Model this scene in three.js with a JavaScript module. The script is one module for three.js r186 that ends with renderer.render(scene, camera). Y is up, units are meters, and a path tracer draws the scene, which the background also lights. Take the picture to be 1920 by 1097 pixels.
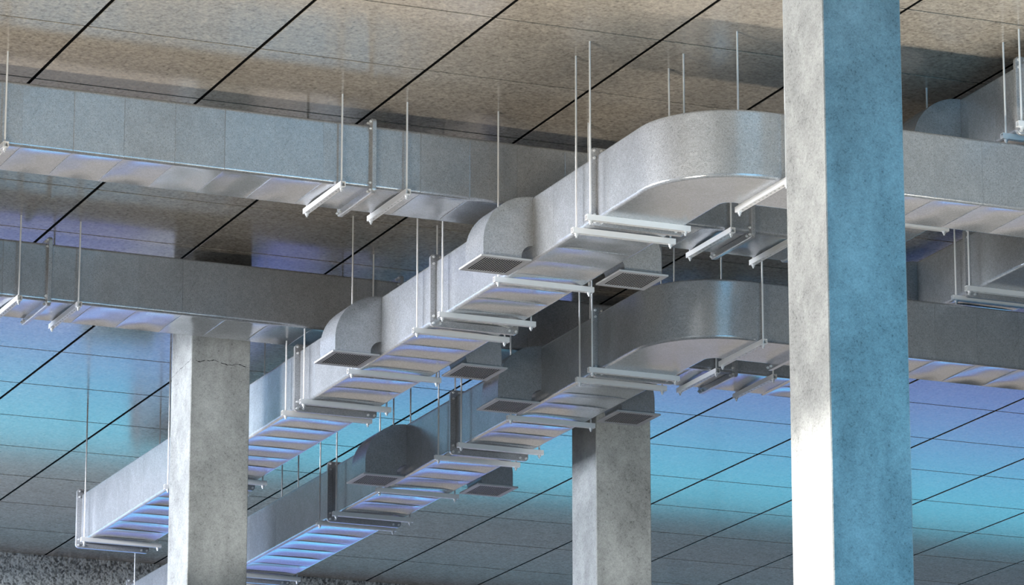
import * as THREE from 'three';
import { mergeGeometries, toCreasedNormals } from 'three/addons/utils/BufferGeometryUtils.js';
import { RectAreaLightUniformsLib } from 'three/addons/lights/RectAreaLightUniformsLib.js';

// ---------------------------------------------------------------- camera, light, exposure
// World: x runs along the cross ducts (to the right), y up, -z runs away along the main ducts.
const EYE = 1.6, HC = 1.2 / 0.13381869, CY = EYE + HC;        // ceiling underside about 10.57 m above the floor
const scene = new THREE.Scene();
scene.background = new THREE.Color(0.30, 0.42, 0.62);
const camera = new THREE.PerspectiveCamera(2 * Math.atan(548.5 / 8000) * 180 / Math.PI, 1920 / 1097, 0.5, 200);
camera.position.set(0, EYE, 0);
camera.rotation.order = 'YXZ';
camera.rotation.set(15.0646 * Math.PI / 180, -22.8817 * Math.PI / 180, 0);
scene.add(camera);

const renderer = new THREE.WebGLRenderer({ antialias: true });
renderer.toneMapping = THREE.LinearToneMapping;
renderer.toneMappingExposure = 1.0;
renderer.shadowMap.enabled = true;
renderer.shadowMap.type = THREE.PCFSoftShadowMap;
RectAreaLightUniformsLib.init();

const WB = 42.385;                    // distance of the back wall
const HEAD = 1.17, SILL = 3.75;       // window head and sill below the ceiling
const WIN = {  // glow of unseen windows, set for what each one lights
  back: [[0.20, 1.22, 1.68], [0.18, 0.98, 1.58], [0.32, 0.62, 1.48], [0.28, 0.40, 1.25], [0.13, 0.18, 0.80]],   // unseen back window, row colours set for its ceiling reflection, top to bottom
  left: [138, 141, 148],
  leftFar: [98, 118, 158],
  low: [1.8, 1.85, 1.9],
  warm: [0.52, 0.45, 0.38],
  front: [0.34, 1.72, 2.9],
};
const UP = { color: [1.0, 0.91, 0.76], a: 20.9, list: [[10.95, 15.0, 4.7, 80, 'unseen linear lamp on posts, lighting the ceiling, right of the nearest column'], [3.0, 6.6, 5.1, 280, 'unseen linear lamp on posts, lighting the ceiling, left of the nearest column']] };
const UNSEEN_FLOOD = 34;                     // candela of each unseen column lamp
const SUN = { color: [1.0, 0.96, 0.9], power: 14 };

function areaLight(name, rgb, gain, w, h, pos, target) {
  const m = Math.max(...rgb);
  const l = new THREE.RectAreaLight(new THREE.Color().setRGB(rgb[0] / m, rgb[1] / m, rgb[2] / m), m * gain, w, h);
  l.name = name; l.position.copy(pos); scene.add(l); l.lookAt(target); l.updateMatrixWorld();
  return l;
}
{ // low sun from the far left, through the clear bay of the unseen left window strip
  const s = new THREE.DirectionalLight(new THREE.Color().setRGB(...SUN.color), SUN.power);
  s.name = 'sun';
  const d = new THREE.Vector3(11.8, -3.26, 6.0);                 // travel of the light
  s.position.set(10.3, CY - 3.6, -20.2).addScaledVector(d, -2.5);
  s.target.position.set(10.3, CY - 3.6, -20.2);
  s.castShadow = true; s.shadow.radius = 3;
  s.shadow.mapSize.set(2048, 2048);
  Object.assign(s.shadow.camera, { left: -16, right: 16, top: 16, bottom: -16, near: 1, far: 80 });
  scene.add(s, s.target);
}

// ---------------------------------------------------------------- helpers
const V = (x, h, a) => new THREE.Vector3(x, EYE + h, -a);
let seed = 12345;
const rnd = () => { seed = (seed * 1664525 + 1013904223) >>> 0; return seed / 4294967296; };
const names = new Map();
function numbered(n) { const k = names.get(n) || 0; names.set(n, k + 1); return k ? `${n}_${String(k).padStart(3, '0')}` : n; }
function mesh(name, geo, mat, parent) { const m = new THREE.Mesh(geo, mat); m.name = name; m.castShadow = m.receiveShadow = true; if (parent) parent.add(m); return m; }
function thing(name, label, category, pos, group) {
  const g = new THREE.Group(); g.name = numbered(name); g.userData = { label, category };
  if (group) g.userData.group = group;
  if (pos) g.position.copy(pos);
  scene.add(g); return g;
}
function structure(name, label, category) { const g = new THREE.Group(); g.name = name; g.userData = { kind: 'structure', label, category }; scene.add(g); return g; }
function sub(name, parent) { const g = new THREE.Group(); g.name = name; parent.add(g); return g; }
// box from corner to corner, uv in metres
function boxG(x0, x1, y0, y1, z0, z1) {
  const w = x1 - x0, h = y1 - y0, d = z1 - z0;
  const g = new THREE.BoxGeometry(w, h, d), uv = g.attributes.uv;
  const s = [[d, h], [d, h], [w, d], [w, d], [w, h], [w, h]];
  for (let f = 0; f < 6; f++) for (let k = 0; k < 4; k++) uv.setXY(f * 4 + k, uv.getX(f * 4 + k) * s[f][0], uv.getY(f * 4 + k) * s[f][1]);
  g.translate((x0 + x1) / 2, (y0 + y1) / 2, (z0 + z1) / 2);
  return g;
}
// ---------------------------------------------------------------- procedural textures
function lattice(n, s) { const a = new Float32Array(n * n); let r = s >>> 0; for (let i = 0; i < n * n; i++) { r = (Math.imul(r, 1664525) + 1013904223) >>> 0; r ^= r >>> 13; a[i] = ((Math.imul(r, 2246822519) >>> 0) / 4294967296); } return a; }
function noiseLayer(size, nx, ny, s) {              // tileable value noise
  const n = Math.max(nx, ny), L = lattice(n, s), out = new Float32Array(size * size);
  for (let y = 0; y < size; y++) {
    const v = y / size * ny, j = Math.floor(v), fy = v - j, ty = fy * fy * (3 - 2 * fy), j0 = (j % ny) * n, j1 = ((j + 1) % ny) * n;
    for (let x = 0; x < size; x++) {
      const u = x / size * nx, i = Math.floor(u), fx = u - i, tx = fx * fx * (3 - 2 * fx), i0 = i % nx, i1 = (i + 1) % nx;
      const p = L[j0 + i0] + (L[j0 + i1] - L[j0 + i0]) * tx, q = L[j1 + i0] + (L[j1 + i1] - L[j1 + i0]) * tx;
      out[y * size + x] = p + (q - p) * ty;
    }
  }
  return out;
}
function sum(size, parts) {                          // [[cellsX, cellsY, weight], ...] -> about -1..1
  const out = new Float32Array(size * size); let k = 7;
  for (const [nx, ny, w] of parts) { const l = noiseLayer(size, nx, ny, 977 * k++ + nx * 31 + ny); for (let i = 0; i < out.length; i++) out[i] += (l[i] - 0.5) * 2 * w; }
  return out;
}
function texture(size, metres, f, srgb) {            // f(i) -> [r, g, b] in 0..1
  const d = new Uint8Array(size * size * 4);
  for (let i = 0; i < size * size; i++) { const c = f(i); d[4 * i] = Math.max(0, Math.min(255, c[0] * 255)); d[4 * i + 1] = Math.max(0, Math.min(255, c[1] * 255)); d[4 * i + 2] = Math.max(0, Math.min(255, c[2] * 255)); d[4 * i + 3] = 255; }
  const t = new THREE.DataTexture(d, size, size); t.wrapS = t.wrapT = THREE.RepeatWrapping; t.magFilter = THREE.LinearFilter; t.minFilter = THREE.LinearMipmapLinearFilter; t.generateMipmaps = true;
  t.repeat.set(1 / metres, 1 / metres); if (srgb) t.colorSpace = THREE.SRGBColorSpace; t.needsUpdate = true; return t;
}
const clamp = (v, a, b) => Math.max(a, Math.min(b, v));
// galvanised sheet: fine salt-and-pepper grain with clouded patches
const zincN = sum(1024, [[340, 340, .5], [190, 190, .32], [90, 90, .16]]), zincC = sum(1024, [[6, 6, .5], [17, 17, .35], [44, 44, .25]]);
const zincMap = texture(1024, .8, i => { const pit = Math.max(0, -zincN[i] - .34 - .22 * -zincC[i]); const v = clamp(.83 + zincN[i] * .15 + zincC[i] * .05 - pit * .25, .2, 1); return [v, v, v * 1.005]; }, true);
const zincRough = texture(1024, .8, i => { const v = clamp(.74 + zincN[i] * .06 + zincC[i] * .06, .3, 1); return [v, v, v]; });
const zincBump = texture(1024, .8, i => { const v = clamp(.5 + zincN[i] * .3 + zincC[i] * .35, 0, 1); return [v, v, v]; });
// ceiling boards: pressed mineral fibre
const tileN = sum(1024, [[300, 300, .3], [120, 120, .46], [70, 70, .36]]), tileC = sum(1024, [[5, 5, .5], [13, 13, .4], [31, 31, .25]]);
const tileMap = texture(1024, 1.7, i => { const pit = Math.max(0, -tileN[i] - .36); const v = clamp(.80 + tileN[i] * .17 + tileC[i] * .02 - pit * .2, .2, 1); return [v, v * .99, v * .975]; }, true);
const tileBump = texture(1024, 1.7, i => { const v = clamp(.55 + tileN[i] * .55, 0, 1); return [v, v, v]; });
// column concrete
const conN = sum(1024, [[420, 420, .34], [200, 200, .34], [90, 90, .2], [38, 38, .1]]), conC = sum(1024, [[3, 2, .5], [7, 5, .45], [18, 12, .34], [40, 28, .24]]);
const conV = i => { const pit = Math.max(0, -conN[i] - .30 + .16 * -conC[i]); return clamp(.74 + conN[i] * .12 + conC[i] * .12 - pit * .35, .15, 1); };
const conMap = texture(1024, 1.55, i => { const v = conV(i); return [v * .985, v, v * .99]; }, true);
const conBump = texture(1024, 1.55, i => { const v = clamp(.5 + conN[i] * .4 + conC[i] * .2, 0, 1); return [v, v, v]; });
// wall render: coarse chippings
const walN = sum(1024, [[150, 150, .62], [260, 260, .5], [60, 60, .15]]), walC = sum(1024, [[5, 5, .5], [14, 14, .4]]);
const walMap = texture(1024, 3, i => { const v = clamp(.86 + walN[i] * .48 + walC[i] * .07, .08, 1); return [v, v, v * .985]; }, true);
const walBump = texture(1024, 3, i => { const v = clamp(.5 + walN[i] * .5, 0, 1); return [v, v, v]; });

const std = o => new THREE.MeshPhysicalMaterial(o);
const rgb = (r, g, b) => new THREE.Color().setRGB(r, g, b);
const zincOpts = { metalness: .48, roughness: .28, map: zincMap, roughnessMap: zincRough, bumpMap: zincBump, bumpScale: .0003 };
const M = {
  zinc: [std({ ...zincOpts, color: rgb(.73, .765, .80) }), std({ ...zincOpts, color: rgb(.71, .745, .78) }), std({ ...zincOpts, color: rgb(.75, .785, .82) })],
  flange: std({ ...zincOpts, color: rgb(.74, .76, .78), metalness: .4 }),
  bar: std({ color: rgb(.95, .95, .955), metalness: .05, roughness: .36 }),
  rod: std({ color: rgb(.92, .925, .93), metalness: .1, roughness: .36 }),
  bolt: std({ color: rgb(.84, .85, .86), metalness: .3, roughness: .35 }),
  grille: std({ color: rgb(.60, .60, .615), metalness: .2, roughness: .5 }),
  black: std({ color: rgb(.006, .006, .007), roughness: 1, specularIntensity: .05 }),
  tile: [0, 1, 2].map(k => std({ color: rgb(...[[.79, .71, .615], [.77, .69, .60], [.81, .73, .635]][k]), roughness: .15, map: tileMap, bumpMap: tileBump, bumpScale: .00025, ior: 1.5 })),
  slab: std({ color: rgb(.006, .006, .006), roughness: 1, specularIntensity: .05 }),
  concrete: std({ color: rgb(.56, .56, .555), roughness: .72, map: conMap, bumpMap: conBump, bumpScale: .0015 }),
  wall: std({ color: rgb(.93, .93, .92), roughness: .85, map: walMap, bumpMap: walBump, bumpScale: .004 }),
  plaster: std({ color: rgb(.14, .13, .12), roughness: .9 }),
  floor: std({ color: rgb(.045, .042, .04), roughness: .7 }),
  frame: std({ color: rgb(.10, .10, .11), roughness: .5, metalness: .4 }),
  clear: std({ color: rgb(1, 1, 1), roughness: 0, transmission: 1, thickness: 0, ior: 1.5 }),
};
const glow = (c, k) => std({ color: rgb(.3, .3, .3), roughness: .4, emissive: rgb(c[0] * k, c[1] * k, c[2] * k) });

// ---------------------------------------------------------------- the room
const XL = -2.2, XR = 28, ZN = 7;                     // left wall, right wall, near wall (behind the camera)
{
  const fl = structure('floor', 'dark charcoal floor of the hall', 'floor');
  mesh('screed', boxG(XL - .3, XR + .3, -.3, 0, -WB - .3, ZN + .3), M.floor, fl);

  const cl = structure('ceiling', 'grey ceiling of large square boards with dark open joints', 'ceiling');
  mesh('soffit', boxG(XL - .3, XR + .3, CY + .004, CY + .45, -WB - .3, ZN + .3), M.slab, cl);
  // one square board: slightly chamfered box hung under the soffit
  const S = 1.2, gap = .026, s = S - gap, c = .0012, t = .004;
  function board(du, dv) {
    const sz = S - .017, p = [[-s / 2, -sz / 2], [s / 2, -sz / 2], [s / 2, sz / 2], [-s / 2, sz / 2]];
    const pos = [], uv = [];
    const quad = (a, b, c2, d) => { for (const q of [a, b, c2, a, c2, d]) { pos.push(...q); uv.push(q[0] + du, q[2] + dv); } };
    const P = (k, y, ins) => [p[k][0] - Math.sign(p[k][0]) * ins, y, p[k][1] - Math.sign(p[k][1]) * ins];
    quad(P(0, 0, c), P(1, 0, c), P(2, 0, c), P(3, 0, c));
    for (let k = 0; k < 4; k++) { const n = (k + 1) % 4; quad(P(k, c, 0), P(n, c, 0), P(n, 0, c), P(k, 0, c)); quad(P(k, t, 0), P(n, t, 0), P(n, c, 0), P(k, c, 0)); }
    const g = new THREE.BufferGeometry(); g.setAttribute('position', new THREE.Float32BufferAttribute(pos, 3)); g.setAttribute('uv', new THREE.Float32BufferAttribute(uv, 2)); g.computeVertexNormals(); return g;
  }
  const variants = [0, 1, 2, 3, 4, 5].map(k => board(.37 * k, .71 * k));
  const x0 = .73220281 * HC, a0 = 2.58553458 * HC;     // joints of the grid
  camera.updateMatrixWorld(); camera.updateProjectionMatrix();
  const inv = camera.matrixWorld.clone().invert(), rest = [];
  for (let i = -7; x0 + i * S < XR - .5; i++) for (let j = -25; a0 + j * S < WB - .5; j++) {
    const cx = x0 + (i + .5) * S, ca = a0 + (j + .5) * S;
    if (cx < XL || cx > XR) continue;
    let seen = false;
    for (const [u, v] of [[-.6, -.6], [.6, -.6], [.6, .6], [-.6, .6], [0, 0]]) { const q = V(cx + u, HC, ca + v).applyMatrix4(inv); if (q.z < -8 && Math.abs(q.x / -q.z) < .137 && Math.abs(q.y / -q.z) < .08) seen = true; }
    const k = Math.floor(rnd() * 6), r = Math.floor(rnd() * 4);
    if (seen) { const m = mesh('ceiling_board', variants[k], M.tile[(k + r) % 3], cl); m.position.copy(V(cx, HC, ca)); m.rotation.y = (r % 2) * Math.PI; }
    else { const g = variants[k].clone(); g.translate(cx, CY, -ca); rest.push(g); }
  }
  const o = mesh('ceiling_board', mergeGeometries(rest), M.tile[0], cl); o.userData.kind = 'stuff';

  // back wall with a long strip window; the other walls likewise
  const yh = CY - HEAD, ys = CY - SILL, top = CY + .03;
  const wb = structure('wall_back', 'grey pebble-dash back wall just under the ceiling', 'wall');
  mesh('wall_band', boxG(XL, XR, yh, top, -WB - .3, -WB), M.wall, wb);
  const gy1 = CY - 5.0, gy0 = CY - 9.0;                // unseen warm panes below the sill, placed to brighten the duct undersides
  mesh('wall_sill', boxG(XL, XR, gy1, ys, -WB - .3, -WB), M.wall, wb);
  mesh('wall_base', boxG(XL, XR, 0, gy0, -WB - .3, -WB), M.wall, wb);
  const w5 = structure('window_5', 'unseen warm panes low in the back wall, brightening the duct undersides', 'window'), g5 = glow(WIN.warm, .25);
  for (let i = 0; i < 12; i++) mesh('pane', boxG(XL + (XR - XL) * i / 12 + .02, XL + (XR - XL) * (i + 1) / 12 - .02, gy0, gy1, -WB - .2, -WB - .17), g5, w5);
  areaLight('unseen_warm_light', WIN.warm, 1, XR - XL, gy1 - gy0, new THREE.Vector3((XL + XR) / 2, (gy0 + gy1) / 2, -WB - .13), new THREE.Vector3((XL + XR) / 2, (gy0 + gy1) / 2, 0));
  const win = structure('window_1', 'long unseen window strip in the back wall, glowing blue', 'window');
  const rows = WIN.back.length, rowH = (yh - ys) / rows;
  for (let r = 0; r < rows; r++) {
    const y1 = yh - r * rowH, y0 = y1 - rowH, gm = glow(WIN.back[r], .25);
    for (let i = 0; i < 12; i++) { const xa = XL + (XR - XL) * i / 12, xb = XL + (XR - XL) * (i + 1) / 12; mesh('pane', boxG(xa + .02, xb - .02, y0 + .015, y1 - .015, -WB - .2, -WB - .17), gm, win); }
    areaLight('back_window_light', WIN.back[r], 1, XR - XL, rowH, new THREE.Vector3((XL + XR) / 2, (y0 + y1) / 2, -WB - .13), new THREE.Vector3((XL + XR) / 2, (y0 + y1) / 2, 0));
  }
  const fr = [];
  for (let r = 1; r < rows; r++) fr.push(boxG(XL, XR, yh - r * rowH - .015, yh - r * rowH + .015, -WB - .22, -WB - .16));
  for (let i = 1; i < 12; i++) { const x = XL + (XR - XL) * i / 12; fr.push(boxG(x - .02, x + .02, ys, yh, -WB - .22, -WB - .16)); }
  mesh('window_frame', mergeGeometries(fr), M.frame, win);

  // left wall: unseen bright panes lighting the ducts, a clear bay for the sun
  const wl = structure('wall_left', 'plastered left wall of the hall with an unseen strip window', 'wall');
  const LE = -25.2;                                    // the strip window ends here, plain wall nearer the camera
  const L0 = -WB + .3, L1 = ZN, bayCount = 8, bw = (LE - L0) / bayCount, lh = CY - .15, ls = CY - 1.1, lc = CY - 2.4;
  mesh('wall_band', boxG(XL - .3, XL, lh, top, -WB, L1), M.plaster, wl);
  const qz0 = -20, qz1 = -7, qy0 = CY - 6.2, qy1 = CY - 3.2;      // unseen lower panes nearer the camera, placed to light the columns
  const cz1 = LE, cz0 = LE - bw;                         // the clear bay reaches lower
  mesh('wall_base', boxG(XL - .3, XL, 0, ls, -WB, cz0), M.plaster, wl);
  mesh('wall_base', boxG(XL - .3, XL, 0, lc, cz0, cz1), M.plaster, wl);
  mesh('wall_base', boxG(XL - .3, XL, 0, ls, cz1, qz0), M.plaster, wl);
  mesh('wall_base', boxG(XL - .3, XL, 0, ls, qz1, L1), M.plaster, wl);
  mesh('wall_base', boxG(XL - .3, XL, 0, qy0, qz0, qz1), M.plaster, wl);
  mesh('wall_base', boxG(XL - .3, XL, qy1, ls, qz0, qz1), M.plaster, wl);
  const w4 = structure('window_4', 'unseen low panes in the left wall near the camera, lighting the columns', 'window'), g4 = glow(WIN.low, .2);
  for (let i = 0; i < 5; i++) mesh('pane', boxG(XL - .2, XL - .17, qy0, qy1, qz0 + 2.6 * i + .02, qz0 + 2.6 * (i + 1) - .02), g4, w4);
  areaLight('unseen_low_light', WIN.low, 1, qz1 - qz0, qy1 - qy0, new THREE.Vector3(XL - .12, (qy0 + qy1) / 2, (qz0 + qz1) / 2), new THREE.Vector3(XL + 9, (qy0 + qy1) / 2, (qz0 + qz1) / 2));
  mesh('wall_infill', boxG(XL - .3, XL, ls, lh, LE, L1), M.plaster, wl);
  mesh('wall_infill', boxG(XL - .3, XL, ls, lh, -WB, L0), M.plaster, wl);
  const w2 = structure('window_2', 'unseen bright window strip in the left wall, lighting the duct sides', 'window');
  const gl = glow(WIN.left, .04), gFar = glow(WIN.leftFar, .04), isFar = z => z < -37.5, infill = z => z < -35.5 && z > -37.7;
  const clearBay = z => z > LE - bw;
  let run = null;
  for (let i = 0; i < bayCount; i++) {
    const za = L0 + i * bw, zb = za + bw, clr = clearBay((za + zb) / 2);
    if (infill((za + zb) / 2)) { mesh('wall_infill', boxG(XL - .3, XL, ls, lh, za, zb), M.plaster, wl); continue; }  // closed bay out of view, holds back light from the nearer duct
    mesh('pane', boxG(XL - .2, XL - .19, clr ? lc : ls, lh, za + .02, zb - .02), clr ? M.clear : isFar((za + zb) / 2) ? gFar : gl, w2);
    if (!clr) { if (run && Math.abs(run[1] - za) < .01 && isFar(run[0] + .1) === isFar(za + .1)) run[1] = zb; else { if (run) lightRun(run); run = [za, zb]; } }
  }
  lightRun(run);
  function lightRun([za, zb]) { const z = (za + zb) / 2, y = (lh + ls) / 2; areaLight('unseen_left_light', isFar(z) ? WIN.leftFar : WIN.left, 1, zb - za, lh - ls, new THREE.Vector3(XL - .12, y, z), new THREE.Vector3(XL + 9, y, z)); }
  const fl2 = []; for (let i = 1; i < bayCount; i++) { const z = L0 + i * bw; fl2.push(boxG(XL - .23, XL - .15, ls, lh, z - .02, z + .02)); }
  mesh('window_frame', mergeGeometries(fl2), M.frame, w2);

  // unseen beam left of the ducts, placed to keep left light off the ceiling
  const db = structure('unseen_beam_1', 'unseen beam along the left of the hall, shading the ceiling', 'beam');
  mesh('beam', boxG(4.85, 5.15, CY - .63, CY, -40.6, -22.5), M.concrete, db);
  const wr = structure('wall_right', 'plain plastered right wall of the hall', 'wall');
  mesh('plaster_face', boxG(XR, XR + .3, 0, top, -WB - .3, ZN), M.plaster, wr);
  const wn = structure('wall_near', 'plain plastered wall behind the camera', 'wall');
  mesh('plaster_face', boxG(XL - .3, XR + .3, 0, top, ZN, ZN + .3), M.plaster, wn);

  // unseen partition right of the camera, blue panes placed to light the nearest column
  const pa = 16.4, px0 = 9.7, wx0 = 9.9, wx1 = 13.9, wy0 = 4.2, wy1 = 9.4;
  const wf = structure('unseen_partition', 'unseen partition right of the camera, holding the blue panes', 'wall');
  mesh('plaster_face', mergeGeometries([boxG(px0, wx0, 0, top, -pa, -pa + .3), boxG(wx1, XR, 0, top, -pa, -pa + .3), boxG(wx0, wx1, wy1, top, -pa, -pa + .3), boxG(wx0, wx1, 0, wy0, -pa, -pa + .3)]), M.plaster, wf);
  const w3 = structure('window_3', 'unseen blue panes in the partition, lighting the nearest column', 'window');
  const gf = glow(WIN.front, .2);
  for (let i = 0; i < 4; i++) mesh('pane', boxG(wx0 + (wx1 - wx0) * i / 4 + .02, wx0 + (wx1 - wx0) * (i + 1) / 4 - .02, wy0, wy1, -pa + .17, -pa + .2), gf, w3);
  areaLight('unseen_front_light', WIN.front, 1, wx1 - wx0, wy1 - wy0, new THREE.Vector3((wx0 + wx1) / 2, (wy0 + wy1) / 2, -pa + .12), new THREE.Vector3((wx0 + wx1) / 2, (wy0 + wy1) / 2, -40));
  mesh('window_frame', mergeGeometries([1, 2, 3].map(i => { const x = wx0 + (wx1 - wx0) * i / 4; return boxG(x - .025, x + .025, wy0, wy1, -pa + .15, -pa + .22); })), M.frame, w3);
}
// linear lamps on posts, unseen below the picture, placed to light the ceiling
for (const [x0, x1, below, power, label] of UP.list) {
  const y = CY - below, z = -UP.a, w = x1 - x0, xm = (x0 + x1) / 2;
  const t = thing('unseen_linear_lamp', label, 'light', new THREE.Vector3(xm, 0, z));
  mesh('trough', mergeGeometries([boxG(-w / 2, w / 2, y - .08, y - .06, -.11, .11), boxG(-w / 2, w / 2, y - .06, y, -.11, -.095), boxG(-w / 2, w / 2, y - .06, y, .095, .11)]), M.frame, t);
  mesh('light_strip', boxG(-w / 2, w / 2, y - .06, y - .03, -.09, .09), glow(UP.color, 3), t);
  for (const e of [-1, 1]) mesh('post', boxG(e * w * .4 - .04, e * w * .4 + .04, 0, y - .08, -.04, .04), M.frame, t);
  areaLight('unseen_uplight', UP.color, power, w, .18, new THREE.Vector3(xm, y - .02, z), new THREE.Vector3(xm, y + 5, z));
}

// ---------------------------------------------------------------- columns
{
  const s = .487;
  const list = [
    [10.31, 20.0, 'tall concrete column nearest the viewer, its broad face lit blue', false],
    [10.262, 30.76, 'grey concrete column with a crack, below the dark duct on the left', true],
    [13.72, 30.76, 'grey concrete column half hidden behind the farther vented duct', false],
  ];
  for (const [x, a, label, crack] of list) {
    const t = thing('column', label, 'column', new THREE.Vector3(x + s / 2, 0, -(a + s / 2)));
    const c = .006, pts = [[-1, -1], [1, -1], [1, 1], [-1, 1]], pos = [], uv = [], h = s / 2; let u0 = 0;
    // chamfered square shaft, uv round the perimeter in metres, v measured from the ceiling
    const ring = []; for (let k = 0; k < 4; k++) { const [px, pz] = pts[k], [nx, nz] = pts[(k + 1) % 4]; const dx = Math.sign(nx - px), dz = Math.sign(nz - pz); ring.push([px * h + dx * c, pz * h + dz * c], [nx * h - dx * c, nz * h - dz * c]); }
    for (let k = 0; k < 8; k++) {
      const A = ring[k], B = ring[(k + 1) % 8], len = Math.hypot(B[0] - A[0], B[1] - A[1]), u1 = u0 + len;
      const q = [[A, 0, u0], [B, 0, u1], [B, CY, u1], [A, 0, u0], [B, CY, u1], [A, CY, u0]];
      for (const [p, y, u] of q) { pos.push(p[0], y, p[1]); uv.push(u + x * .37, y - CY); }
      u0 = u1;
    }
    const g = new THREE.BufferGeometry(); g.setAttribute('position', new THREE.Float32BufferAttribute(pos, 3)); g.setAttribute('uv', new THREE.Float32BufferAttribute(uv, 2)); g.computeVertexNormals();
    // faces must point outwards
    const n = g.attributes.normal, p = g.attributes.position; if (n.getX(0) * p.getX(0) + n.getZ(0) * p.getZ(0) < 0) { const a2 = p.array; for (let i = 0; i < a2.length; i += 9) for (let k = 0; k < 3; k++) { const q = a2[i + 3 + k]; a2[i + 3 + k] = a2[i + 6 + k]; a2[i + 6 + k] = q; } const b2 = g.attributes.uv.array; for (let i = 0; i < b2.length; i += 6) for (let k = 0; k < 2; k++) { const q = b2[i + 2 + k]; b2[i + 2 + k] = b2[i + 4 + k]; b2[i + 4 + k] = q; } g.computeVertexNormals(); }
    mesh('shaft', g, M.concrete, t);
    if (crack) { // crack: a thin broken line sunk round two faces, .74 m under the ceiling
      const parts = []; let r = 5; const rr = () => { r = (Math.imul(r, 48271)) % 2147483647; return Math.abs(r) / 2147483647; };
      const line = (n, f) => { let v = 0; for (let i = 0; i < n; i++) { const nv = v + (rr() - .5) * .02 * 1; const wdt = .0006 + rr() * .0028; if (rr() > .12) parts.push(f(i / n, (i + 1) / n, v, nv, wdt)); v = nv * .9; } };
      const quadG = (a, b, w) => { const g2 = new THREE.BufferGeometry(); const P = []; for (const [q, dy] of [[a, -w], [b, -w], [b, w], [a, -w], [b, w], [a, w]]) P.push(q[0], q[1] + dy, q[2]); g2.setAttribute('position', new THREE.Float32BufferAttribute(P, 3)); g2.setAttribute('uv', new THREE.Float32BufferAttribute(new Array(12).fill(0), 2)); g2.computeVertexNormals(); return g2; };
      const y0 = CY - .80;
      line(26, (u0_, u1_, v0, v1, w) => quadG([-h + s * u0_, y0 + v0 - .03 * u0_, h + .0008], [-h + s * u1_, y0 + v1 - .03 * u1_, h + .0008], w));
      line(20, (u0_, u1_, v0, v1, w) => quadG([-h - .0008, y0 + v0 * .5 - .05 * u0_, h - s * u0_], [-h - .0008, y0 + v1 * .5 - .05 * u1_, h - s * u1_], w * .6));
      mesh('crack', mergeGeometries(parts), M.black, t);
    }
  }
}

// lamps out of view below the picture, placed to light the two rear columns
for (const [x, label] of [[10.5, 'unseen post lamp lighting the cracked column'], [13.96, 'unseen post lamp lighting the column behind the farther duct']]) {
  const y = CY - 4.6, a = 28.6;
  const t = thing('unseen_post_lamp', label, 'light', new THREE.Vector3(x, 0, -a));
  mesh('post', new THREE.CylinderGeometry(.035, .05, y - .1, 16).translate(0, (y - .1) / 2, 0), M.frame, t);
  const dir = new THREE.Vector3(0, 2.9, -2.15).normalize();
  const head = sub('lamp_head', t); head.position.y = y; head.quaternion.setFromUnitVectors(new THREE.Vector3(0, 1, 0), dir);
  mesh('housing', new THREE.LatheGeometry([[.02, -.14], [.07, -.13], [.09, 0], [.1, .06], [.09, .06], [.085, .0], [.0, -.02]].map(p => new THREE.Vector2(...p)), 24), M.frame, head);
  mesh('lens', new THREE.CylinderGeometry(.085, .085, .008, 24).translate(0, .02, 0), glow([1, 1, 1], 2), head);
  const l = new THREE.SpotLight(new THREE.Color().setRGB(1, 1, .98), UNSEEN_FLOOD, 0, .22, .9, 2);
  l.name = 'unseen_floodlight'; l.position.set(x, y, -a).addScaledVector(dir, .07); l.target.position.set(x, y, -a).addScaledVector(dir, 3); l.castShadow = true; l.shadow.radius = 3; scene.add(l, l.target);
}

// ---------------------------------------------------------------- ductwork
const W = .6, DH = .45, RC = .022;
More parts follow.
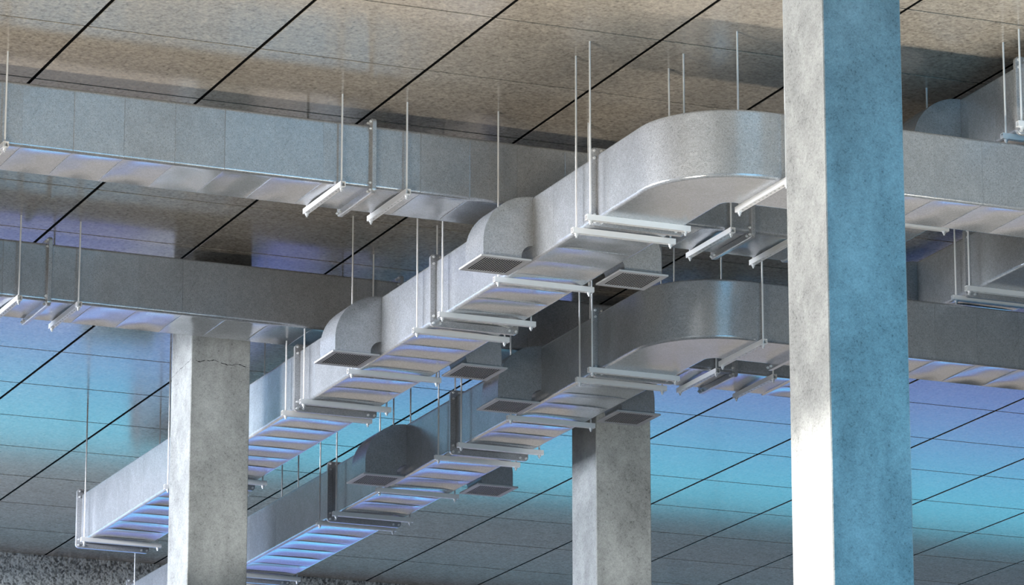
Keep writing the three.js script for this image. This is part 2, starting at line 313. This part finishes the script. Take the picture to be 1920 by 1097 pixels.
// a ring of sheet metal of length len along -z; section x 0..W, y 0..DH; faces dished slightly inwards
const roof = w => (Math.sqrt(1.03) - Math.sqrt(w * w + .03)) / (Math.sqrt(1.03) - Math.sqrt(.03));   // creased dish
function ringG(len, k) {
  const sec = [];                                     // [x, y, nx, ny, perimeter, face u]
  const add = (x, y, nx, ny, f, u) => sec.push({ x, y, nx, ny, f, u });
  const flats = [0, .02, .08, .2, .35, .5, .65, .8, .92, .98, 1];
  const side = (xa, ya, xb, yb, nx, ny, f) => { for (const u of flats) add(xa + (xb - xa) * u, ya + (yb - ya) * u, nx, ny, f, u); };
  const arc = (cx, cy, a0, a1) => { for (let i = 1; i < 5; i++) { const a = a0 + (a1 - a0) * i / 5; add(cx + RC * Math.cos(a), cy + RC * Math.sin(a), Math.cos(a), Math.sin(a), -1, 0); } };
  const q = Math.PI / 2;
  side(RC, 0, W - RC, 0, 0, -1, 0); arc(W - RC, RC, -q, 0);
  side(W, RC, W, DH - RC, 1, 0, 1); arc(W - RC, DH - RC, 0, q);
  side(W - RC, DH, RC, DH, 0, 1, 2); arc(RC, DH - RC, q, 2 * q);
  side(0, DH - RC, 0, RC, -1, 0, 3); arc(RC, RC, 2 * q, 3 * q);
  sec.push({ ...sec[0] });
  let per = 0; sec.forEach((p, i) => { if (i) per += Math.hypot(p.x - sec[i - 1].x, p.y - sec[i - 1].y); p.s = per; });
  const g1 = (k % 3 === 0) ? .0013 : .0002, zs = [0, .0012, .02, .06, .12, .2, .3, .4, .5, .6, .7, .8, .88, .94, .98, .9988, 1];
  zs.unshift(0); zs.push(1);                            // hemmed ends turn inwards
  const zz = zs.map(v => g1 * .4 + v * (len - g1 * .8));
  const d0 = [.0125, .0110, .0135, .0100, .0120, .0112, .0130, .0115][k], lean = [.014, .010, .019, .008, .016, .012, .018, .013][k], tilt = [.003, -.005, .006, -.002, .0045, .001, -.006, -.0035][k];
  const pos = [], uv = [], idx = [], ns = sec.length;
  zs.forEach((v, j) => {
    const edge = (j === 0 || j === zs.length - 1) ? .012 : (j === 1 || j === zs.length - 2) ? g1 : 0;
    const w2 = 2 * v - 1;
    for (const p of sec) {
      const amp = p.f === 0 ? d0 : p.f < 0 ? 0 : .0012;
      const across = p.f < 0 ? 0 : Math.min(1, 6 * p.u * (1 - p.u));
      const dish = p.f === 0 ? roof(w2) : 1 - w2 * w2;
      let ins = edge + amp * dish * across;
      if (p.f === 0) ins += lean * v * len * across + tilt * (2 * p.u - 1) * across * Math.min(1, 12 * v * (1 - v));
      pos.push(p.x - p.nx * ins, p.y - p.ny * ins, -zz[j]); uv.push(p.s + k * .431, zz[j] + k * .277);
    }
  });
  for (let j = 0; j < zs.length - 1; j++) for (let i = 0; i < ns - 1; i++) { const a = j * ns + i, b = a + 1, c = a + ns, d = c + 1; idx.push(a, c, b, b, c, d); }
  const g = new THREE.BufferGeometry(); g.setAttribute('position', new THREE.Float32BufferAttribute(pos, 3)); g.setAttribute('uv', new THREE.Float32BufferAttribute(uv, 2)); g.setIndex(idx); g.computeVertexNormals();
  return g;
}
const ringCache = new Map();
function ring(len, k) { const key = len.toFixed(4) + '/' + k; if (!ringCache.has(key)) ringCache.set(key, ringG(len, k)); return ringCache.get(key); }

// straight run of sections between flanges; local -z is the way it runs, local x 0..W its width
function section(parent, z0, len, panels) {
  const s = sub('duct_section', parent);
  for (let i = 0; i < panels; i++) { const m = mesh('sheet_panel', ring(len / panels, Math.floor(rnd() * 8)), M.zinc[Math.floor(rnd() * 3)], s); m.position.z = -(z0 + i * len / panels); }
  return s;
}
// flange: two rounded frames bolted together, with three bolts at each corner
const FP = .042;
function frameShape(ins, R) {
  const o = new THREE.Shape(), rr = (p, x0, y0, x1, y1, r) => { p.moveTo(x0 + r, y0); p.lineTo(x1 - r, y0); p.absarc(x1 - r, y0 + r, r, -Math.PI / 2, 0); p.lineTo(x1, y1 - r); p.absarc(x1 - r, y1 - r, r, 0, Math.PI / 2); p.lineTo(x0 + r, y1); p.absarc(x0 + r, y1 - r, r, Math.PI / 2, Math.PI); p.lineTo(x0, y0 + r); p.absarc(x0 + r, y0 + r, r, Math.PI, 1.5 * Math.PI); };
  rr(o, -FP, -FP, W + FP, DH + FP, R);
  const h = new THREE.Path(); rr(h, ins, ins, W - ins, DH - ins, RC); o.holes.push(h); return o;
}
const flangeG = new THREE.ExtrudeGeometry(frameShape(.003, .03), { depth: .026, bevelEnabled: true, bevelThickness: .002, bevelSize: .002, bevelSegments: 1, curveSegments: 5 }); flangeG.translate(0, 0, -.013);
const boltG = (() => { const g = mergeGeometries([new THREE.CylinderGeometry(.0105, .0105, .012, 6).toNonIndexed(), new THREE.CylinderGeometry(.0055, .0055, .022, 8).toNonIndexed()]); g.rotateX(Math.PI / 2); g.translate(0, 0, .02); return g; })();
function flange(parent, z) {
  const f = mesh('flange', flangeG, M.flange, parent); f.position.z = -z;
  const o = FP * .5;
  for (const [cx, sx] of [[0, 1], [W, -1]]) for (const [cy, sy] of [[0, 1], [DH, -1]])
    for (const [dx, dy] of [[-o, -o], [.03, -o], [-o, .03]]) { const b = mesh('bolt', boltG, M.bolt, f); b.position.set(cx + sx * dx, cy + sy * dy, 0); }
  return f;
}
// curved outlet boot on the side of a duct, blowing down through a slatted grille. Built for the left side (towards -x), mirrored for the right.
const BX = .365, BL = .32;
function bootShell(side) {
  const outer = [], inner = [];
  const top = DH - .006, yb = -.008;
  for (let i = 0; i <= 18; i++) { const a = Math.PI / 2 * i / 18; outer.push([-(BX) * Math.sin(a), yb + .11 + (top - yb - .11) * Math.cos(a)]); }
  outer.push([-BX, yb]);
  const ir = .085; for (let i = 0; i <= 8; i++) { const a = Math.PI / 2 * i / 8; inner.push([-ir * Math.sin(a), .012 + ir * Math.cos(a)]); }
  inner.push([-ir, yb]);
  const sh = new THREE.Shape(); outer.forEach((p, i) => i ? sh.lineTo(p[0], p[1]) : sh.moveTo(p[0], p[1])); inner.slice().reverse().forEach(p => sh.lineTo(p[0], p[1])); sh.closePath();
  const cap = new THREE.ShapeGeometry(sh), parts = [];
  const near = cap.clone(), far = cap.clone(); far.translate(0, 0, -BL); parts.push(near.toNonIndexed(), far.toNonIndexed());
  const strip = (pts, flip) => { const pos = [], nor = [], uv = []; let s = 0; for (let i = 0; i < pts.length - 1; i++) { const a = pts[i], b = pts[i + 1], l = Math.hypot(b[0] - a[0], b[1] - a[1]); const nrm = (j) => { const p = pts[Math.max(0, j - 1)], q = pts[Math.min(pts.length - 1, j + 1)]; let nx = -(q[1] - p[1]), ny = q[0] - p[0]; const m = Math.hypot(nx, ny) * flip; return [nx / m, ny / m, 0]; };
      const na = nrm(i), nb = nrm(i + 1); for (const [p, n, z, u] of [[a, na, 0, s], [b, nb, 0, s + l], [b, nb, -BL, s + l], [a, na, 0, s], [b, nb, -BL, s + l], [a, na, -BL, s]]) { pos.push(p[0], p[1], z); nor.push(...n); uv.push(u, z); } s += l; }
    const g = new THREE.BufferGeometry(); g.setAttribute('position', new THREE.Float32BufferAttribute(pos, 3)); g.setAttribute('normal', new THREE.Float32BufferAttribute(nor, 3)); g.setAttribute('uv', new THREE.Float32BufferAttribute(uv, 2)); return g; };
  parts.push(strip(outer, -1), strip(inner, 1));
  const g = mergeGeometries(parts.map(q => { q.deleteAttribute('normal'); return q; }));
  if (side > 0) { g.scale(-1, 1, 1); const p = g.attributes; for (const n of ['position', 'uv']) { const A = p[n].array, k = p[n].itemSize; for (let i = 0; i < A.length; i += 3 * k) for (let c = 0; c < k; c++) { const q = A[i + k + c]; A[i + k + c] = A[i + 2 * k + c]; A[i + 2 * k + c] = q; } } }
  g.computeVertexNormals();
  return toCreasedNormals(g, .6);
}
const bootGeo = { [-1]: bootShell(-1), [1]: bootShell(1) };
const PX0 = .03, PX1 = .395, PL = .40, PB = .032, NS = 17;   // grille plate: from .03 to .395 out of the duct side
const plateG = (() => { const sh = new THREE.Shape(); sh.moveTo(PX0, 0); sh.lineTo(PX1, 0); sh.lineTo(PX1, PL); sh.lineTo(PX0, PL); sh.closePath(); const h = new THREE.Path(); h.moveTo(PX0 + PB, PB); h.lineTo(PX1 - PB, PB); h.lineTo(PX1 - PB, PL - PB); h.lineTo(PX0 + PB, PL - PB); h.closePath(); sh.holes.push(h); const g = new THREE.ExtrudeGeometry(sh, { depth: .010, bevelEnabled: true, bevelThickness: .002, bevelSize: .002, bevelSegments: 1 }); g.rotateX(-Math.PI / 2); return g; })();
const slatG = boxG(-.003, .003, -.0008, .0008, -(PL - 2 * PB) / 2, (PL - 2 * PB) / 2);
const darkBackingG = boxG(PX0 + PB - .004, PX1 - PB + .004, .0032, .007, -PL + PB - .004, -PB + .004);  // black sheet over the slats, painted in for the shade inside the outlet
function vent(parent, z, side) {                      // z: near face of the boot from the start of the run
  const v = sub('air_outlet', parent); v.position.set(side < 0 ? 0 : W, 0, -z);
  mesh('boot', bootGeo[side], M.zinc[1], v);
  const py = -.022, off = (PL - BL) / 2;
  const p = mesh('grille_frame', plateG, M.grille, v); p.position.set(0, py, off); p.scale.x = side; if (side < 0) { p.scale.x = 1; p.position.x = -(PX0 + PX1); }
  const f = mesh('filter', darkBackingG, M.black, v); f.position.set(side < 0 ? -(PX0 + PX1) : 0, py, off);
  for (let i = 0; i < NS; i++) { const x = PX0 + PB + (i + .5) * (PX1 - PX0 - 2 * PB) / NS; const s = mesh('slat', slatG, M.grille, v); s.position.set(side * x, py + .001, off - PL / 2); }
  return v;
}
// elbow: plan drawn in x and a; outer corner arc, tight inner corner
function elbowG(legA, legB, Ro, Ri) {                 // starts at a = legA (width x 0..W), turns to +x; near face a = 0
  const b = .02, o = b; const sh = new THREE.Shape();
  // coordinates (x, a)
  sh.moveTo(o, legA); sh.lineTo(o, Ro); sh.absarc(Ro, Ro, Ro - o, Math.PI, 1.5 * Math.PI, false); sh.lineTo(legB, o); sh.lineTo(legB, W - o);
  sh.lineTo(W + Ri, W - o); sh.absarc(W + Ri, W + Ri, Ri + o, 1.5 * Math.PI, Math.PI, true); sh.lineTo(W - o, legA); sh.closePath();
  const g = new THREE.ExtrudeGeometry(sh, { depth: DH - 2 * b, bevelEnabled: true, bevelThickness: b, bevelSize: b, bevelSegments: 5, curveSegments: 40 });
  // shape xy -> x, a ; extrusion -> y
  g.rotateX(-Math.PI / 2); g.translate(0, b, 0);      // (x, a, t) -> (x, t, -a)
  return g;
}

const P = 2.845;
const OFF = [[0, 0], [1.682, 3.765]];
const HLOW = HC - 1.2, HHIGH = HC - .635;
const X1 = 11.018, F0 = 24.68, AN = 23.375;           // nearer low duct: left face, first flange, near face of its cross leg
const LEGB = 12.13 - X1;
const elbowGeo = elbowG(F0 - AN, LEGB, .62, .07);

const lowLabels = [
  'bright galvanised duct with four visible air outlets, curving right in front',
  'darker galvanised duct with four air outlets, farther back and lower in view',
];
OFF.forEach(([dx, da], n) => {
  const t = thing('elbow_duct', lowLabels[n], 'air duct', V(X1 + dx, HLOW, F0 + da));
  for (let k = 0; k < 4; k++) section(t, k * P, P, 8);
  for (let k = 0; k <= 4; k++) flange(t, k * P);
  for (const z of [25.74, 28.595]) for (const s of [-1, 1]) vent(t, z - F0, s);
  const e = mesh('elbow', elbowGeo, M.zinc[0], t); e.position.z = F0 - AN;
  // cross leg to the right
  const b = sub('cross_leg', t); b.position.set(LEGB, 0, F0 - AN - W); b.rotation.y = -Math.PI / 2;
  for (let i = 0; i < 12; i++) { const m = mesh('sheet_panel', ring(P / 8, Math.floor(rnd() * 8)), M.zinc[Math.floor(rnd() * 3)], b); m.position.z = -i * P / 8; }
  const bf = sub('cross_flange', t); bf.position.copy(b.position); bf.rotation.copy(b.rotation); 
  const f = flange(bf, 0);
});
// high ducts at the right: short vented run, elbow out of the picture
const hiLabels = [
  'galvanised duct with one outlet close under the ceiling, upper right corner',
  'dark galvanised duct with an elbow at the right edge, behind the tall column',
];
OFF.forEach(([dx, da], n) => {
  const x = 13.517 + dx, f0 = 23.40 + da, end = 26.975 + da;
  const t = thing('vented_duct', hiLabels[n], 'air duct', V(x, HHIGH, f0));
  section(t, 0, end - f0, 10); flange(t, 0);
  vent(t, 24.22 - 23.40, -1);
  const cap = mesh('end_cap', boxG(.004, W - .004, .004, DH - .004, -.012, 0), M.zinc[1], t); cap.position.z = -(end - f0) + .02;
  const e = mesh('elbow', elbowGeo, M.zinc[0], t); e.position.z = F0 - AN;
});
// high cross ducts running left to right close under the ceiling
const crossLabels = [
  'long blue-grey cross duct close under the ceiling, upper left',
  'long dark cross duct under the ceiling, above the cracked column',
];
OFF.forEach(([dx, da], n) => {
  const x0 = 4.35 + dx, xe = 13.505 + dx, fl = [7.21, 10.07, 12.97];
  const t = thing('cross_duct', crossLabels[n], 'air duct', V(x0, HHIGH, 26.34 + W + da)); t.rotation.y = -Math.PI / 2;
  const cuts = [4.35, 7.21, 10.07, 12.97, 13.505];
  for (let k = 0; k < 4; k++) section(t, cuts[k] - 4.35, cuts[k + 1] - cuts[k], k === 3 ? 1 : 8);
  for (const f of fl) flange(t, f - 4.35);
});

// ---------------------------------------------------------------- hangers
const BW = .038, BT = .0035, HB = .375, HR = .343, SL = 11;
const barG = (() => {
  const p = [boxG(-HB, HB, -BT, 0, -BW / 2, BW / 2), boxG(-HB, HB, -BW, -BT, -BW / 2, -BW / 2 + BT), boxG(-HB, HB, -BW, -BT, BW / 2 - BT, BW / 2)];
  const b0 = -BW, b1 = -BW + BT, zi = BW / 2 - BT, pitch = .059, sw = .009, sl = .026;
  p.push(boxG(-HB, HB, b0, b1, -zi, -sw / 2), boxG(-HB, HB, b0, b1, sw / 2, zi));
  let x = -HB; for (let i = 0; i < SL; i++) { const c = (i - (SL - 1) / 2) * pitch; p.push(boxG(x, c - sl / 2, b0, b1, -sw / 2, sw / 2)); x = c + sl / 2; }
  p.push(boxG(x, HB, b0, b1, -sw / 2, sw / 2));
  return mergeGeometries(p);
})();
const nutG = (() => { const w = new THREE.CylinderGeometry(.016, .016, .004, 14).toNonIndexed(), n = new THREE.CylinderGeometry(.0125, .0125, .013, 6).toNonIndexed(), e = new THREE.CylinderGeometry(.0065, .0065, .014, 10).toNonIndexed(); w.translate(0, -.002, 0); n.translate(0, -.0105, 0); e.translate(0, -.022, 0); return mergeGeometries([w, n, e]); })();
const rodCache = new Map();
function rodG(len) { const k = len.toFixed(3); if (!rodCache.has(k)) { const g = new THREE.CylinderGeometry(.0068, .0068, len, 12); g.translate(0, len / 2, 0); rodCache.set(k, g); } return rodCache.get(k); }
// bar along x (turn 0) or along z (turn 90 degrees); h: height of the bar's top; rod tops at given heights
function hanger(x, h, a, along, label, group, rodTop) {
  const t = thing('trapeze_hanger', label, 'hanger', V(x, h - BW, a), group);
  if (along === 'z') t.rotation.y = Math.PI / 2;
  const b = mesh('bar', barG, M.bar, t); b.position.y = BW;
  for (const s of [-1, 1]) {
    const r = mesh('threaded_rod', rodG((rodTop ?? HC) - h + BW), M.rod, t); r.position.set(s * HR, 0, 0);
    const nt = mesh('nut', nutG, M.bolt, r); nt.position.y = 0;
  }
  return t;
}
const ord = ['first', 'second', 'third', 'fourth', 'fifth', 'sixth', 'seventh', 'eighth', 'ninth', 'tenth', 'eleventh'];
const aBars = [24.585, 24.905, 26.25, 27.28, 27.77, 29.10, 30.14, 30.55, 33.0, 33.45, 35.80];
OFF.forEach(([dx, da], n) => {
  const which = ['bright front elbow duct', 'darker rear elbow duct'][n], under = HHIGH;
  aBars.forEach((a, k) => hanger(X1 + W / 2 + dx + (k ? 0 : -.04), HLOW, a + da, 'x', `steel trapeze hanger under the ${which}, ${ord[k]} behind its bend`, `hangers of the ${which}`, n === 0 && (k === 6 || k === 7) ? under : HC));
  [11.745, 12.37].forEach((x, k) => hanger(x + dx, HLOW, AN + W / 2 + da, 'z', k ? `trapeze hanger under the ${which}, right of its bend flange` : `slanting steel trapeze hanger under the bend of the ${which}`, `hangers of the ${which}`));
  const cw = ['blue-grey cross duct', 'dark cross duct'][n];
  [6.97, 7.44, 9.83, 10.31, 12.79, 13.30].forEach((x, k) => hanger(x + dx, HHIGH, 26.34 + W / 2 + da, 'z', `steel trapeze hanger under the ${cw}, ${ord[k]} from the left`, `hangers of the ${cw}`));
  const hw = ['upper right vented duct', 'dark vented duct at right'][n];
  [23.26, 23.54, 24.61, 25.66].forEach((a, k) => hanger(13.517 + W / 2 + dx + (k ? 0 : -.04), HHIGH, a + da, 'x', `trapeze hanger under the ${hw}, ${ord[k]} from the right`, `hangers of the ${hw}`));
});

renderer.render(scene, camera);
